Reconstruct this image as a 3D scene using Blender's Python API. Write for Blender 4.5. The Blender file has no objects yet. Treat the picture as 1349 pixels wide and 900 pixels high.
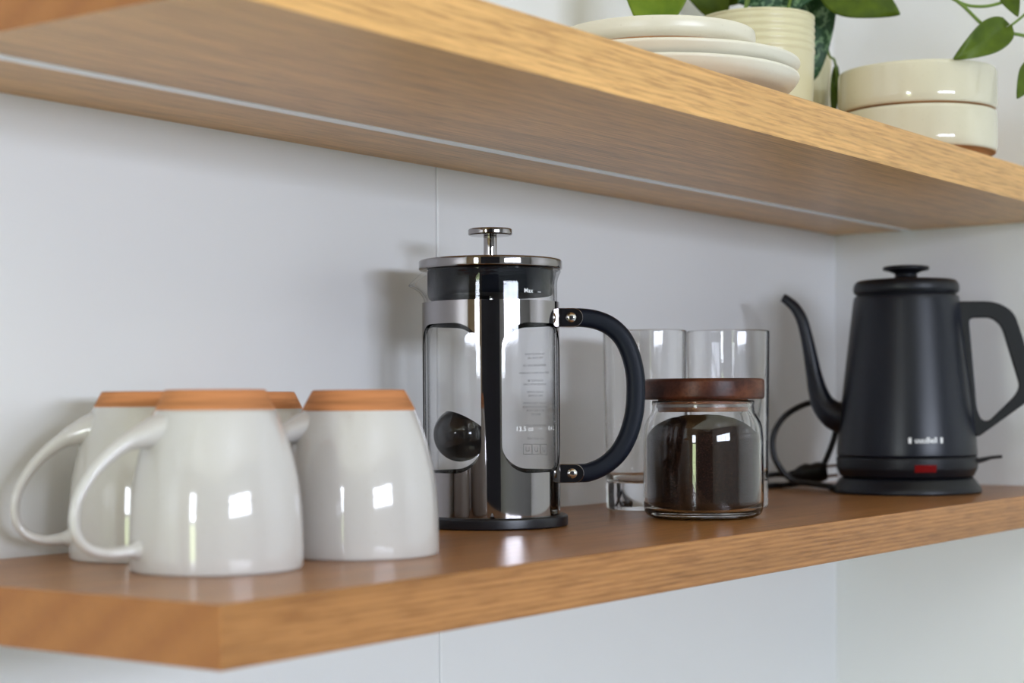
import bpy, bmesh, math, random
from math import sin, cos, pi, radians
from mathutils import Vector, Matrix

random.seed(7)
C = bpy.context.scene.collection
MM = 0.001

# ------------------------------------------------------------------ camera, world, lights, exposure
Z0 = 1.30                                  # height of the lower shelf's top above the floor
right = Vector((0.58267649, -0.81267212, -0.00722049))
up = Vector((0.01683411, 0.00318629, 0.99985322))
fwd = Vector((0.81252982, 0.58271252, -0.01553719))
cam = bpy.data.cameras.new('camera')
cam.sensor_fit = 'HORIZONTAL'; cam.sensor_width = 36.0; cam.lens = 2305.25 / 1349 * 36
cam.shift_y = 118.18 / 1349
cam.clip_start = 0.05
cam.dof.use_dof = True; cam.dof.focus_distance = 1.26; cam.dof.aperture_fstop = 6.5
camo = bpy.data.objects.new('camera', cam); C.objects.link(camo)
m = Matrix((right, up, -fwd)).transposed().to_4x4()
m.translation = Vector((0, 0, Z0 + 0.08775))
camo.matrix_world = m
bpy.context.scene.camera = camo

sc = bpy.context.scene
sc.view_settings.view_transform = 'Standard'; sc.view_settings.look = 'None'
sc.view_settings.gamma = 1.0; sc.view_settings.exposure = 0.0
sc.view_settings.use_curve_mapping = False
sc.cycles.use_denoising = True
sc.cycles.max_bounces = 16; sc.cycles.transmission_bounces = 14; sc.cycles.transparent_max_bounces = 16
sc.cycles.diffuse_bounces = 5; sc.cycles.glossy_bounces = 6
sc.cycles.blur_glossy = 0.5

world = bpy.data.worlds.new('world'); sc.world = world
world.use_nodes = True
bg = world.node_tree.nodes['Background']
bg.inputs[0].default_value = (0.95, 0.97, 1.0, 1); bg.inputs[1].default_value = 0.55

def area(name, loc, target, sx, sy, power, col):
    l = bpy.data.lights.new(name, 'AREA'); l.shape = 'RECTANGLE'; l.size = sx; l.size_y = sy
    l.energy = power; l.color = col
    o = bpy.data.objects.new(name, l); C.objects.link(o); o.location = loc
    d = (Vector(target) - Vector(loc)).normalized()
    o.rotation_euler = d.to_track_quat('-Z', 'Y').to_euler()
    return o

# the wide low window behind the photographer, and the glazed garden door far to the left
WIN = (-0.95, 0.75, Z0 + 0.22, Z0 + 0.64)          # x0 x1 z0 z1 in the front wall
YF, XL, ZC = -2.40, -2.60, 2.60                    # front wall, left wall, ceiling
DOOR = (-0.42, 0.10, 0.05, 2.05)                   # y0 y1 z0 z1 in the left wall
area('window_daylight', ((WIN[0]+WIN[1])/2, YF-0.06, (WIN[2]+WIN[3])/2), ((WIN[0]+WIN[1])/2, 0, (WIN[2]+WIN[3])/2),
     WIN[1]-WIN[0], WIN[3]-WIN[2], 67.0, (0.93, 1.02, 1.22))
area('door_skylight', (XL-0.06, (DOOR[0]+DOOR[1])/2, 1.75), (0, (DOOR[0]+DOOR[1])/2, 1.75), DOOR[1]-DOOR[0], 0.6, 26.0, (0.90, 0.97, 1.08))
area('door_gardenlight', (XL-0.06, (DOOR[0]+DOOR[1])/2, 0.75), (0, (DOOR[0]+DOOR[1])/2, 0.75), DOOR[1]-DOOR[0], 1.4, 18.0, (0.85, 1.0, 0.55))
area('ceiling_bounce_fill', (-0.2, -0.7, ZC-0.02), (-0.2, -0.7, 0), 4.2, 3.2, 13.0, (1.10, 0.96, 0.40))  # added fill sheet as wide as the ceiling, standing in for warm bounce

# ------------------------------------------------------------------ node materials
def mat(name, col, rough=0.5, metal=0.0, trans=0.0, ior=1.5, coat=0.0, emit=None, estr=0.0, spec=0.5):
    m_ = bpy.data.materials.new(name); m_.use_nodes = True
    b = m_.node_tree.nodes['Principled BSDF']
    b.inputs['Base Color'].default_value = (*col, 1); b.inputs['Roughness'].default_value = rough
    b.inputs['Metallic'].default_value = metal; b.inputs['Transmission Weight'].default_value = trans
    b.inputs['IOR'].default_value = ior; b.inputs['Coat Weight'].default_value = coat
    b.inputs['Coat Roughness'].default_value = 0.04
    b.inputs['Specular IOR Level'].default_value = spec
    if emit:
        b.inputs['Emission Color'].default_value = (*emit, 1); b.inputs['Emission Strength'].default_value = estr
    return m_

def nt(m_): return m_.node_tree.nodes, m_.node_tree.links, m_.node_tree.nodes['Principled BSDF']

def ramp(N, stops):
    r = N.new('ShaderNodeValToRGB'); e = r.color_ramp.elements
    while len(e) < len(stops): e.new(0.5)
    for i, (p, c) in enumerate(stops): e[i].position = p; e[i].color = (*c, 1)
    return r

def coords(N, L, scale, rot=(0, 0, 0), loc=(0, 0, 0), kind='Object'):
    t = N.new('ShaderNodeTexCoord'); mp = N.new('ShaderNodeMapping')
    mp.inputs['Scale'].default_value = scale; mp.inputs['Rotation'].default_value = rot; mp.inputs['Location'].default_value = loc
    L.new(t.outputs[kind], mp.inputs['Vector']); return mp.outputs['Vector']

def noise(N, L, vec, scale, detail=4, rough=0.5, dist=0.0):
    n = N.new('ShaderNodeTexNoise'); n.inputs['Scale'].default_value = scale; n.inputs['Detail'].default_value = detail
    n.inputs['Roughness'].default_value = rough; n.inputs['Distortion'].default_value = dist
    L.new(vec, n.inputs['Vector']); return n.outputs['Fac']

def mixc(N, L, fac, a, b, mode='MIX'):
    x = N.new('ShaderNodeMix'); x.data_type = 'RGBA'; x.blend_type = mode
    if hasattr(fac, 'type'): L.new(fac, x.inputs[0])
    else: x.inputs[0].default_value = fac
    for s, i in ((a, 6), (b, 7)):
        if hasattr(s, 'type'): L.new(s, x.inputs[i])
        else: x.inputs[i].default_value = (*s, 1)
    return x.outputs[2]

def bump(N, L, B, h, strength, dist):
    b = N.new('ShaderNodeBump'); b.inputs['Strength'].default_value = strength; b.inputs['Distance'].default_value = dist
    L.new(h, b.inputs['Height']); L.new(b.outputs['Normal'], B.inputs['Normal'])

def rot45(N, L, v):
    """tip the growth rings so that they show on faces and edges alike"""
    r = N.new('ShaderNodeVectorRotate'); r.rotation_type = 'X_AXIS'; r.inputs['Angle'].default_value = 0.6; L.new(v, r.inputs['Vector']); return r.outputs[0]

def oak(name, light, mid, dark, rough=0.38, seed=0.0, spec=0.45, freq=46.0, wav=3.2, amt=1.0):
    m_ = mat(name, mid, rough, spec=spec); N, L, B = nt(m_)
    s = (2.2, freq, freq)
    v = coords(N, L, s, loc=(seed, seed*1.7, seed*.6))
    warp = noise(N, L, v, 0.35, 4, 0.55, 0.6)
    w = N.new('ShaderNodeTexWave'); w.wave_type = 'BANDS'; w.bands_direction = 'Z'
    w.inputs['Scale'].default_value = 2.6; w.inputs['Distortion'].default_value = wav; w.inputs['Detail'].default_value = 2
    w.inputs['Detail Scale'].default_value = 0.35; w.inputs['Detail Roughness'].default_value = 0.55
    L.new(rot45(N, L, v), w.inputs['Vector'])
    s2 = (14, 260, 260)
    v2 = coords(N, L, s2, loc=(seed*3, 0, seed))
    pores = noise(N, L, v2, 1.6, 4, 0.6)
    base = ramp(N, [(0.0, light), (0.55, mid), (1.0, dark)])
    mx = N.new('ShaderNodeMath'); mx.operation = 'MULTIPLY_ADD'; mx.inputs[1].default_value = 0.55
    L.new(w.outputs['Fac'], mx.inputs[0])
    m2 = N.new('ShaderNodeMath'); m2.operation = 'MULTIPLY'; m2.inputs[1].default_value = 0.55
    L.new(warp, m2.inputs[0]); L.new(m2.outputs[0], mx.inputs[2]); L.new(mx.outputs[0], base.inputs['Fac'])
    pr = ramp(N, [(0.36, (0.64, 0.57, 0.51)), (0.54, (1.03, 1.03, 1.03))])
    L.new(pores, pr.inputs['Fac'])
    c = mixc(N, L, 0.75*amt, base.outputs['Color'], pr.outputs['Color'], 'MULTIPLY')
    broad = noise(N, L, coords(N, L, (0.9, 14, 14), loc=(seed*2, seed, 0)), 1.0, 5, 0.6, 0.4)
    br_ = ramp(N, [(0.34, (0.70, 0.66, 0.63)), (0.60, (1.10, 1.10, 1.10))]); L.new(broad, br_.inputs['Fac'])
    c = mixc(N, L, 0.5*amt, c, br_.outputs['Color'], 'MULTIPLY')
    streak = noise(N, L, coords(N, L, (3.2, 110, 110), loc=(seed, seed*4, seed)), 1.0, 4, 0.6, 0.3)
    sr_ = ramp(N, [(0.38, (0.72, 0.69, 0.66)), (0.56, (1.10, 1.09, 1.09))]); L.new(streak, sr_.inputs['Fac'])
    c = mixc(N, L, 0.5*amt, c, sr_.outputs['Color'], 'MULTIPLY')
    L.new(c, B.inputs['Base Color'])
    bump(N, L, B, pores, 0.12, 0.0006)
    return m_

def wall_paint(name, col):
    m_ = mat(name, col, 0.32, spec=0.4); N, L, B = nt(m_)
    v = coords(N, L, (1, 1, 1))
    n = noise(N, L, v, 3.0, 2)
    r = ramp(N, [(0.3, tuple(c*0.97 for c in col)), (0.7, col)]); L.new(n, r.inputs['Fac']); L.new(r.outputs['Color'], B.inputs['Base Color'])
    return m_

def glaze(name, col, rough=0.07, seed=0.0):
    m_ = mat(name, col, rough, coat=0.5 if rough < 0.2 else 0.0); N, L, B = nt(m_)
    v = coords(N, L, (1, 1, 1), loc=(seed, seed, seed))
    vo = N.new('ShaderNodeTexVoronoi'); vo.inputs['Scale'].default_value = 380; L.new(v, vo.inputs['Vector'])
    wn = N.new('ShaderNodeTexVoronoi'); wn.inputs['Scale'].default_value = 380; L.new(v, wn.inputs['Vector'])
    sep = N.new('ShaderNodeSeparateColor'); L.new(wn.outputs['Color'], sep.inputs[0])
    lim = N.new('ShaderNodeMath'); lim.operation = 'MULTIPLY_ADD'; lim.inputs[1].default_value = 0.55; lim.inputs[2].default_value = -0.30
    L.new(sep.outputs[0], lim.inputs[0])
    lt = N.new('ShaderNodeMath'); lt.operation = 'LESS_THAN'; L.new(vo.outputs['Distance'], lt.inputs[0]); L.new(lim.outputs[0], lt.inputs[1])
    sc_ = N.new('ShaderNodeMath'); sc_.operation = 'MULTIPLY'; sc_.inputs[1].default_value = 0.16; L.new(lt.outputs[0], sc_.inputs[0])
    n = noise(N, L, coords(N, L, (25, 25, 6)), 1.0, 3)
    r = ramp(N, [(0.3, tuple(c*0.93 for c in col)), (0.7, col)]); L.new(n, r.inputs['Fac'])
    c = mixc(N, L, sc_.outputs[0], r.outputs['Color'], (0.42, 0.33, 0.22))
    L.new(c, B.inputs['Base Color'])
    return m_

def terracotta(name, col):
    m_ = mat(name, col, 0.75, spec=0.2); N, L, B = nt(m_)
    n = noise(N, L, coords(N, L, (18, 18, 420)), 1.0, 3)
    r = ramp(N, [(0.35, tuple(c*0.72 for c in col)), (0.65, tuple(min(1, c*1.12) for c in col))]); L.new(n, r.inputs['Fac']); L.new(r.outputs['Color'], B.inputs['Base Color'])
    bump(N, L, B, n, 0.25, 0.0005)
    return m_

def grained(name, col, rough, amount=0.25, scale=1500, spec=0.5):
    m_ = mat(name, col, rough, spec=spec); N, L, B = nt(m_)
    n = noise(N, L, coords(N, L, (1, 1, 1)), scale, 2); bump(N, L, B, n, amount, 0.0003)
    return m_

def leafmat(name, a, b, blotch=None):
    m_ = mat(name, a, 0.45, spec=0.25); N, L, B = nt(m_)
    v = coords(N, L, (1, 1, 1))
    n = noise(N, L, v, 60, 3); r = ramp(N, [(0.35, a), (0.7, b)]); L.new(n, r.inputs['Fac']); c = r.outputs['Color']
    if blotch:
        n2 = noise(N, L, v, 150, 3, 0.55, 0.8); r2 = ramp(N, [(0.52, (0, 0, 0)), (0.60, (1, 1, 1))]); L.new(n2, r2.inputs['Fac'])
        c = mixc(N, L, r2.outputs['Color'], c, blotch)
    L.new(c, B.inputs['Base Color'])
    return m_

M = {}
M['oak_up'] = oak('oak_upper', (0.76, 0.445, 0.155), (0.715, 0.405, 0.137), (0.64, 0.35, 0.112), 0.33, seed=3.1)
M['oak_low'] = oak('oak_lower', (0.47, 0.228, 0.078), (0.40, 0.183, 0.058), (0.30, 0.128, 0.038), 0.30, seed=8.4, spec=0.26)
M['wall'] = wall_paint('white_panel', (0.80, 0.81, 0.81))
M['reflection_dark'] = wall_paint('navy_panel', (0.012, 0.012, 0.02))
M['ceiling'] = wall_paint('ceiling_white', (0.80, 0.80, 0.78))
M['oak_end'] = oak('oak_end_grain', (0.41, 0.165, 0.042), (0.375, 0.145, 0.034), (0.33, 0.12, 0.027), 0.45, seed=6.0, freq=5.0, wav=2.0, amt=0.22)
M['floor'] = wall_paint('grey_tile', (0.68, 0.71, 0.76))
M['wall_grey'] = wall_paint('grey_wall', (0.36, 0.37, 0.39))
M['wall_warm'] = wall_paint('tan_wall', (0.42, 0.31, 0.19))
M['frame_white'] = wall_paint('frame_white', (0.75, 0.75, 0.75))
M['alu'] = mat('light_channel_plastic', (0.94, 0.95, 0.96), 0.25)
M['groove'] = mat('groove_shadow_gap', (0.10, 0.07, 0.05), 0.6)
M['glaze'] = glaze('cream_glaze', (0.615, 0.597, 0.578))
M['glaze_b'] = glaze('cream_glaze_tableware', (0.69, 0.645, 0.49), 0.09, 2.0)
M['terra'] = terracotta('unglazed_terracotta', (0.52, 0.215, 0.085))
M['glaze_p'] = glaze('cream_glaze_plates', (0.77, 0.73, 0.60), 0.30, 2.0)
M['terra_b'] = terracotta('unglazed_brown_clay', (0.40, 0.19, 0.07))
M['pot'] = glaze('cream_planter', (0.72, 0.675, 0.44), 0.25, 5.0)
M['nickel'] = mat('black_nickel', (0.31, 0.29, 0.285), 0.045, metal=1.0)
M['steel'] = mat('polished_steel', (0.72, 0.71, 0.69), 0.12, metal=1.0)
M['black'] = grained('black_plastic', (0.006, 0.007, 0.011), 0.32, 0.12, 2500)
M['grip'] = grained('black_grip', (0.003, 0.006, 0.014), 0.45, 0.25, 2200, 0.22)
M['plug'] = mat('navy_black_plug', (0.002, 0.003, 0.006), 0.6, spec=0.06)
M['scoop'] = mat('black_scoop', (0.003, 0.003, 0.004), 0.10)
M['glass'] = mat('clear_glass', (1, 1, 1), 0.0, trans=1.0, ior=1.46)
def thin_glass():
    """blown borosilicate wall: see-through, mirror reflection by angle"""
    m_ = bpy.data.materials.new('borosilicate_glass'); m_.use_nodes = True; N, L = m_.node_tree.nodes, m_.node_tree.links
    N.remove(N['Principled BSDF']); out = N['Material Output']
    lw = N.new('ShaderNodeLayerWeight'); lw.inputs['Blend'].default_value = 0.5
    pw = N.new('ShaderNodeMath'); pw.operation = 'POWER'; pw.inputs[1].default_value = 4.0; L.new(lw.outputs['Facing'], pw.inputs[0])
    ma = N.new('ShaderNodeMath'); ma.operation = 'MULTIPLY_ADD'; ma.inputs[1].default_value = 0.85; ma.inputs[2].default_value = 0.022; L.new(pw.outputs[0], ma.inputs[0])
    tr = N.new('ShaderNodeBsdfTransparent'); p6 = N.new('ShaderNodeMath'); p6.operation = 'POWER'; p6.inputs[1].default_value = 7.0; L.new(lw.outputs['Facing'], p6.inputs[0])
    L.new(mixc(N, L, p6.outputs[0], (1.0, 1.0, 1.0), (0.10, 0.12, 0.13)), tr.inputs[0])      # longer way through the wall at the edges
    gl = N.new('ShaderNodeBsdfGlossy'); gl.inputs['Roughness'].default_value = 0.02
    mx = N.new('ShaderNodeMixShader'); L.new(ma.outputs[0], mx.inputs[0]); L.new(tr.outputs[0], mx.inputs[1]); L.new(gl.outputs[0], mx.inputs[2])
    L.new(mx.outputs[0], out.inputs['Surface']); return m_
M['beaker'] = thin_glass()
M['print_white'] = mat('white_print', (0.85, 0.87, 0.88), 0.5)
M['print_grey'] = mat('grey_print', (0.50, 0.51, 0.53), 0.5)
M['kettle'] = grained('matt_black_coating', (0.006, 0.008, 0.015), 0.33, 0.10, 2600, 0.38)
M['kettle_plastic'] = grained('matt_black_plastic', (0.005, 0.006, 0.010), 0.40, 0.12, 2600, 0.35)
M['red'] = mat('red_indicator', (0.10, 0.001, 0.001), 0.5, emit=(1, 0.0, 0.0), estr=0.05, spec=0.1)
M['cord'] = mat('black_rubber', (0.008, 0.008, 0.01), 0.35)
M['walnut'] = oak('walnut', (0.17, 0.055, 0.02), (0.085, 0.026, 0.014), (0.04, 0.012, 0.008), 0.35, seed=1.3, freq=5.0, wav=3.0, spec=0.25)
M['plug_wood'] = oak('acacia_plug', (0.42, 0.17, 0.07), (0.30, 0.11, 0.045), (0.2, 0.07, 0.03), 0.5, seed=4.3, freq=5.0, wav=3.0)
M['silicone'] = mat('clear_silicone', (0.75, 0.74, 0.7), 0.3, trans=0.6, ior=1.41)
M['soil'] = grained('potting_soil', (0.03, 0.02, 0.012), 0.9, 1.0, 400)
M['leaf'] = leafmat('pothos_green', (0.048, 0.083, 0.003), (0.085, 0.135, 0.005))
M['leaf_light'] = leafmat('pothos_light', (0.085, 0.15, 0.004), (0.14, 0.21, 0.008))
M['leaf_dark'] = leafmat('silver_pothos', (0.014, 0.05, 0.018), (0.02, 0.07, 0.022), (0.14, 0.24, 0.12))
M['stem'] = mat('vine_stem', (0.12, 0.20, 0.02), 0.45)

def coffee_mat():
    m_ = mat('ground_coffee', (0.03, 0.012, 0.007), 0.85, spec=0.15); N, L, B = nt(m_)
    v = coords(N, L, (1, 1, 1)); n = noise(N, L, v, 900, 3, 0.7)
    r = ramp(N, [(0.35, (0.010, 0.004, 0.002)), (0.60, (0.034, 0.013, 0.007)), (0.76, (0.15, 0.075, 0.045))])
    L.new(n, r.inputs['Fac']); L.new(r.outputs['Color'], B.inputs['Base Color']); bump(N, L, B, n, 0.8, 0.001)
    return m_
M['coffee'] = coffee_mat()

# ------------------------------------------------------------------ mesh helpers (object-local millimetres unless noted)
def link(name, bm, material, parent=None, loc=(0, 0, 0), smooth=True, angle=40, bevel=0.0, bseg=2):
    bmesh.ops.remove_doubles(bm, verts=bm.verts, dist=1e-6)
    bmesh.ops.recalc_face_normals(bm, faces=bm.faces)
    me = bpy.data.meshes.new(name); bm.to_mesh(me); bm.free()
    return link_me(name, me, material, parent, loc, smooth, angle, bevel, bseg)

def link_me(name, me, material, parent=None, loc=(0, 0, 0), smooth=True, angle=40, bevel=0.0, bseg=2):
    if isinstance(material, (list, tuple)):
        for mm_ in material: me.materials.append(mm_)
    else: me.materials.append(material)
    if smooth:
        me.shade_smooth()
        if angle < 180: me.set_sharp_from_angle(angle=radians(angle))
    o = bpy.data.objects.new(name, me); C.objects.link(o); o.location = loc
    if parent: o.parent = parent
    if bevel:
        b = o.modifiers.new('bevel', 'BEVEL'); b.width = bevel; b.segments = bseg; b.limit_method = 'ANGLE'; b.angle_limit = radians(35)
    return o

def tag(o, label=None, cat=None, group=None, kind=None):
    if label: o['label'] = label
    if cat: o['category'] = cat
    if group: o['group'] = group
    if kind: o['kind'] = kind
    return o

def thing(name, loc, rz, label, cat, group=None):
    o = bpy.data.objects.new(name, None); C.objects.link(o); o.empty_display_size = 0.02
    o.location = loc; o.rotation_euler = (0, 0, rz)
    return tag(o, label, cat, group)

def box(bm, x0, x1, y0, y1, z0, z1):
    v = [bm.verts.new((x, y, z)) for x in (x0, x1) for y in (y0, y1) for z in (z0, z1)]
    for f in ((0, 1, 3, 2), (4, 6, 7, 5), (0, 4, 5, 1), (2, 3, 7, 6), (0, 2, 6, 4), (1, 5, 7, 3)): bm.faces.new([v[i] for i in f])

def rounded(pts, rad=1.0, n=4):
    """round the inner corners of an open polyline of (r, z)"""
    out = [pts[0]]
    for i in range(1, len(pts)-1):
        p, a, b = Vector(pts[i]), Vector(pts[i-1]), Vector(pts[i+1])
        rr = pts[i][2] if len(pts[i]) > 2 else rad
        p = Vector(p[:2]); a = Vector(a[:2]); b = Vector(b[:2])
        d = min(rr, (a-p).length*0.45, (b-p).length*0.45)
        s, e = p+(a-p).normalized()*d, p+(b-p).normalized()*d
        for k in range(n+1):
            t = k/n; out.append(tuple(s*(1-t)**2 + p*2*t*(1-t) + e*t*t))
    out.append(pts[-1]); return [(q[0], q[1]) for q in out]

def spline(pts, per=6):
    P = [Vector(p) for p in pts]; out = []
    for i in range(len(P)-1):
        a, b, c, d = P[max(i-1, 0)], P[i], P[i+1], P[min(i+2, len(P)-1)]
        for k in range(per):
            t = k/per
            out.append(0.5*((2*b)+(c-a)*t+(2*a-5*b+4*c-d)*t*t+(3*b-a-3*c+d)*t**3))
    out.append(P[-1]); return out

def lathe(profile, seg=96, fn=None, closed=False):
    """profile of (r, z) in mm; fn(angle, r, z) -> (r, z) may bend it; closed joins the last ring to the first"""
    bm = bmesh.new(); rings = []
    for r, z in profile:
        if r < 1e-6 and fn is None: rings.append([bm.verts.new((0, 0, z*MM))])
        else:
            ring = []
            for i in range(seg):
                a = 2*pi*i/seg; rr, zz = fn(a, r, z) if fn else (r, z)
                ring.append(bm.verts.new((rr*cos(a)*MM, rr*sin(a)*MM, zz*MM)))
            rings.append(ring)
    pairs = list(zip(rings, rings[1:])) + ([(rings[-1], rings[0])] if closed else [])
    for A, B in pairs:
        for i in range(seg):
            j = (i+1) % seg
            if len(A) == 1 and len(B) == 1: break
            if len(A) == 1: bm.faces.new((A[0], B[i], B[j]))
            elif len(B) == 1: bm.faces.new((A[i], B[0], A[j]))
            else: bm.faces.new((A[i], B[i], B[j], A[j]))
    return bm

def tube(path, radii, seg=16, side=None, aspect=1.0, power=2.0, bm=None, cap=True, unit=MM):
    """sweep a (super)ellipse along path; side = fixed vector across the sweep plane, aspect scales the section along it"""
    bm = bm or bmesh.new(); P = [Vector(p) for p in path]; n = len(P); rings = []
    if not hasattr(radii, '__len__'): radii = [radii]*n
    asp = aspect if hasattr(aspect, '__len__') else [aspect]*n
    prev = None
    for i in range(n):
        t = (P[min(i+1, n-1)]-P[max(i-1, 0)]).normalized()
        if side is not None: s = Vector(side)
        else:
            s = prev if prev is not None else (Vector((0, 0, 1)) if abs(t.z) < 0.9 else Vector((1, 0, 0)))
        s = (s - t*s.dot(t)).normalized(); prev = s; q = t.cross(s)
        ring = []
        for k in range(seg):
            a = 2*pi*k/seg; c_, s_ = cos(a), sin(a)
            x = math.copysign(abs(c_)**(2/power), c_); y = math.copysign(abs(s_)**(2/power), s_)
            ring.append(bm.verts.new((P[i] + s*x*radii[i]*asp[i] + q*y*radii[i])*unit))
        rings.append(ring)
    for A, B in zip(rings, rings[1:]):
        for k in range(seg):
            j = (k+1) % seg; bm.faces.new((A[k], A[j], B[j], B[k]))
    if cap:
        for R_ in (rings[0], rings[-1]): bm.faces.new(R_)
    return bm

def lerp(keys, n):
    """resample a list of numbers to n values"""
    out = []
    for i in range(n):
        t = i*(len(keys)-1)/(n-1); k = min(int(t), len(keys)-2); out.append(keys[k]+(keys[k+1]-keys[k])*(t-k))
    return out

def text_me(body, size, align='CENTER', spacing=1.0, bold=0.0):
    cu = bpy.data.curves.new('lettering', 'FONT'); cu.body = body; cu.size = size; cu.align_x = align; cu.align_y = 'CENTER'
    cu.space_character = spacing; cu.offset = bold; cu.resolution_u = 3
    o = bpy.data.objects.new('lettering', cu); C.objects.link(o)
    dg = bpy.context.evaluated_depsgraph_get(); me = bpy.data.meshes.new_from_object(o.evaluated_get(dg))
    bpy.data.objects.remove(o); bpy.data.curves.remove(cu)
    return me

def add_text(bm, body, size, fn, **kw):
    """lettering laid out flat in mm, each vertex moved by fn(x, y) -> metres"""
    me = text_me(body, size, **kw); vs = [bm.verts.new(fn(v.co.x, v.co.y)) for v in me.vertices]
    for p in me.polygons:
        try: bm.faces.new([vs[i] for i in p.vertices])
        except ValueError: pass
    bpy.data.meshes.remove(me)

def add_rect(bm, x0, x1, y0, y1, fn):
    n = max(2, int(abs(x1-x0)/1.0)+1); A = [bm.verts.new(fn(x0+(x1-x0)*i/n, y0)) for i in range(n+1)]; B = [bm.verts.new(fn(x0+(x1-x0)*i/n, y1)) for i in range(n+1)]
    for i in range(n): bm.faces.new((A[i], A[i+1], B[i+1], B[i]))

# ------------------------------------------------------------------ the room
YB, XR = 0.8329, 1.7726                    # wall behind the shelves, wall at their right end
def struct(name, bm, material, **kw):
    return tag(link(name, bm, material, smooth=False, **kw), kind='structure')

SEAM = 1.0642
bm = bmesh.new()
box(bm, XL-0.1, SEAM, YB, YB+0.02, 0, ZC); box(bm, SEAM+0.0001, XR+0.1, YB, YB+0.02, 0, ZC)
struct('wall_back', bm, M['wall'], bevel=0.0022)
bm = bmesh.new(); box(bm, XL-0.1, XR+0.1, YB+0.0205, YB+0.06, 0, ZC); struct('wall_behind', bm, M['wall'])
bm = bmesh.new(); box(bm, XR, XR+0.1, YF-0.1, YB, 0, ZC); struct('wall_right', bm, M['wall'])
bm = bmesh.new()
box(bm, XL-0.1, WIN[0], YF-0.1, YF, 0, ZC); box(bm, WIN[1], XR, YF-0.1, YF, 0, ZC)
box(bm, WIN[0], WIN[1], YF-0.1, YF, 0, WIN[2]); box(bm, WIN[0], WIN[1], YF-0.1, YF, WIN[3], ZC)
struct('wall_front', bm, M['wall_grey'])
bm = bmesh.new()
box(bm, XL-0.1, XL, YF, DOOR[0], 0, ZC); box(bm, XL-0.1, XL, DOOR[1], YB, 0, ZC)
box(bm, XL-0.1, XL, DOOR[0], DOOR[1], DOOR[3], ZC); box(bm, XL-0.1, XL, DOOR[0], DOOR[1], 0, DOOR[2])
struct('wall_left', bm, M['wall_warm'])
bm = bmesh.new(); box(bm, XL-0.1, XR+0.1, YF-0.1, YB+0.06, -0.05, 0); struct('floor', bm, M['floor'])
bm = bmesh.new(); box(bm, XL-0.1, XR+0.1, YF-0.1, YB+0.06, ZC, ZC+0.05); struct('ceiling', bm, M['ceiling'])
bm = bmesh.new()
for x in (WIN[0]+0.02, (2*WIN[0]+WIN[1])/3, (WIN[0]+2*WIN[1])/3, WIN[1]-0.02): box(bm, x-0.018, x+0.018, YF-0.05, YF-0.02, WIN[2], WIN[3])
for z in (WIN[2]+0.015, WIN[3]-0.015, (WIN[2]+WIN[3])/2): box(bm, WIN[0], WIN[1], YF-0.05, YF-0.02, z-0.012, z+0.012)
struct('window_1', bm, M['frame_white'])
bm = bmesh.new()
for y in (DOOR[0]+0.025, DOOR[1]-0.025): box(bm, XL-0.05, XL-0.01, y-0.025, y+0.025, DOOR[2], DOOR[3])
for z in (DOOR[2]+0.03, 1.44, DOOR[3]-0.03): box(bm, XL-0.05, XL-0.01, DOOR[0], DOOR[1], z-0.03, z+0.03)
struct('door_1', bm, M['frame_white'])
# unseen navy panel, added to give the coffee press dark reflections
bm = bmesh.new(); box(bm, -0.75, 0.75, -0.05, 0.05, 0, 2.1)
bmesh.ops.rotate(bm, verts=bm.verts, cent=(0, 0, 0), matrix=Matrix.Rotation(radians(216+90), 3, 'Z')); bmesh.ops.translate(bm, verts=bm.verts, vec=(-1.33, -0.95, 0))
struct('dark_reflection_panel', bm, M['reflection_dark'])

# ------------------------------------------------------------------ the two shelves
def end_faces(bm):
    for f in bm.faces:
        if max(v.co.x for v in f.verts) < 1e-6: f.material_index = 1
S1 = (0.5511, 0.5542, 0.0297)              # left end, front edge, thickness
lower = tag(bpy.data.objects.new('floating_shelf', None), 'lower brown oak shelf carrying the mugs, coffee press and kettle', 'shelf'); C.objects.link(lower)
lower.location = (S1[0], S1[1], Z0-S1[2])
bm = bmesh.new(); box(bm, 0, XR-S1[0], 0, YB-S1[1], 0, S1[2])
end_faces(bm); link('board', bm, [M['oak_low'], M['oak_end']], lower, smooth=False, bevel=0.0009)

S2 = (0.5495, 0.5544, 0.2705, 0.0317)      # left end, front edge, underside height over the lower shelf, thickness
ZU = Z0+S2[2]+S2[3]                        # top of the upper shelf
upper = tag(bpy.data.objects.new('floating_shelf', None), 'upper honey oak shelf carrying plates, bowls and the plant', 'shelf'); C.objects.link(upper)
upper.location = (S2[0], S2[1], Z0+S2[2])
CH = (0.742-S2[1], 0.7535-S2[1])           # light channel, from the front edge
bm = bmesh.new(); Lx, Ly = XR-S2[0], YB-S2[1]
box(bm, 0, Lx, 0, CH[0], 0, S2[3]); box(bm, 0, Lx, CH[1], Ly, 0, S2[3]); box(bm, 0, Lx, CH[0], CH[1], 0.006, S2[3])
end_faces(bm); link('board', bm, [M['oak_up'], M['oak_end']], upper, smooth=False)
bm = bmesh.new(); box(bm, 0.004, Lx, CH[0]+0.0004, CH[1]-0.0012, -0.0006, 0.0058)
link('light_channel', bm, M['alu'], upper, smooth=False, bevel=0.0004)

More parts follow.
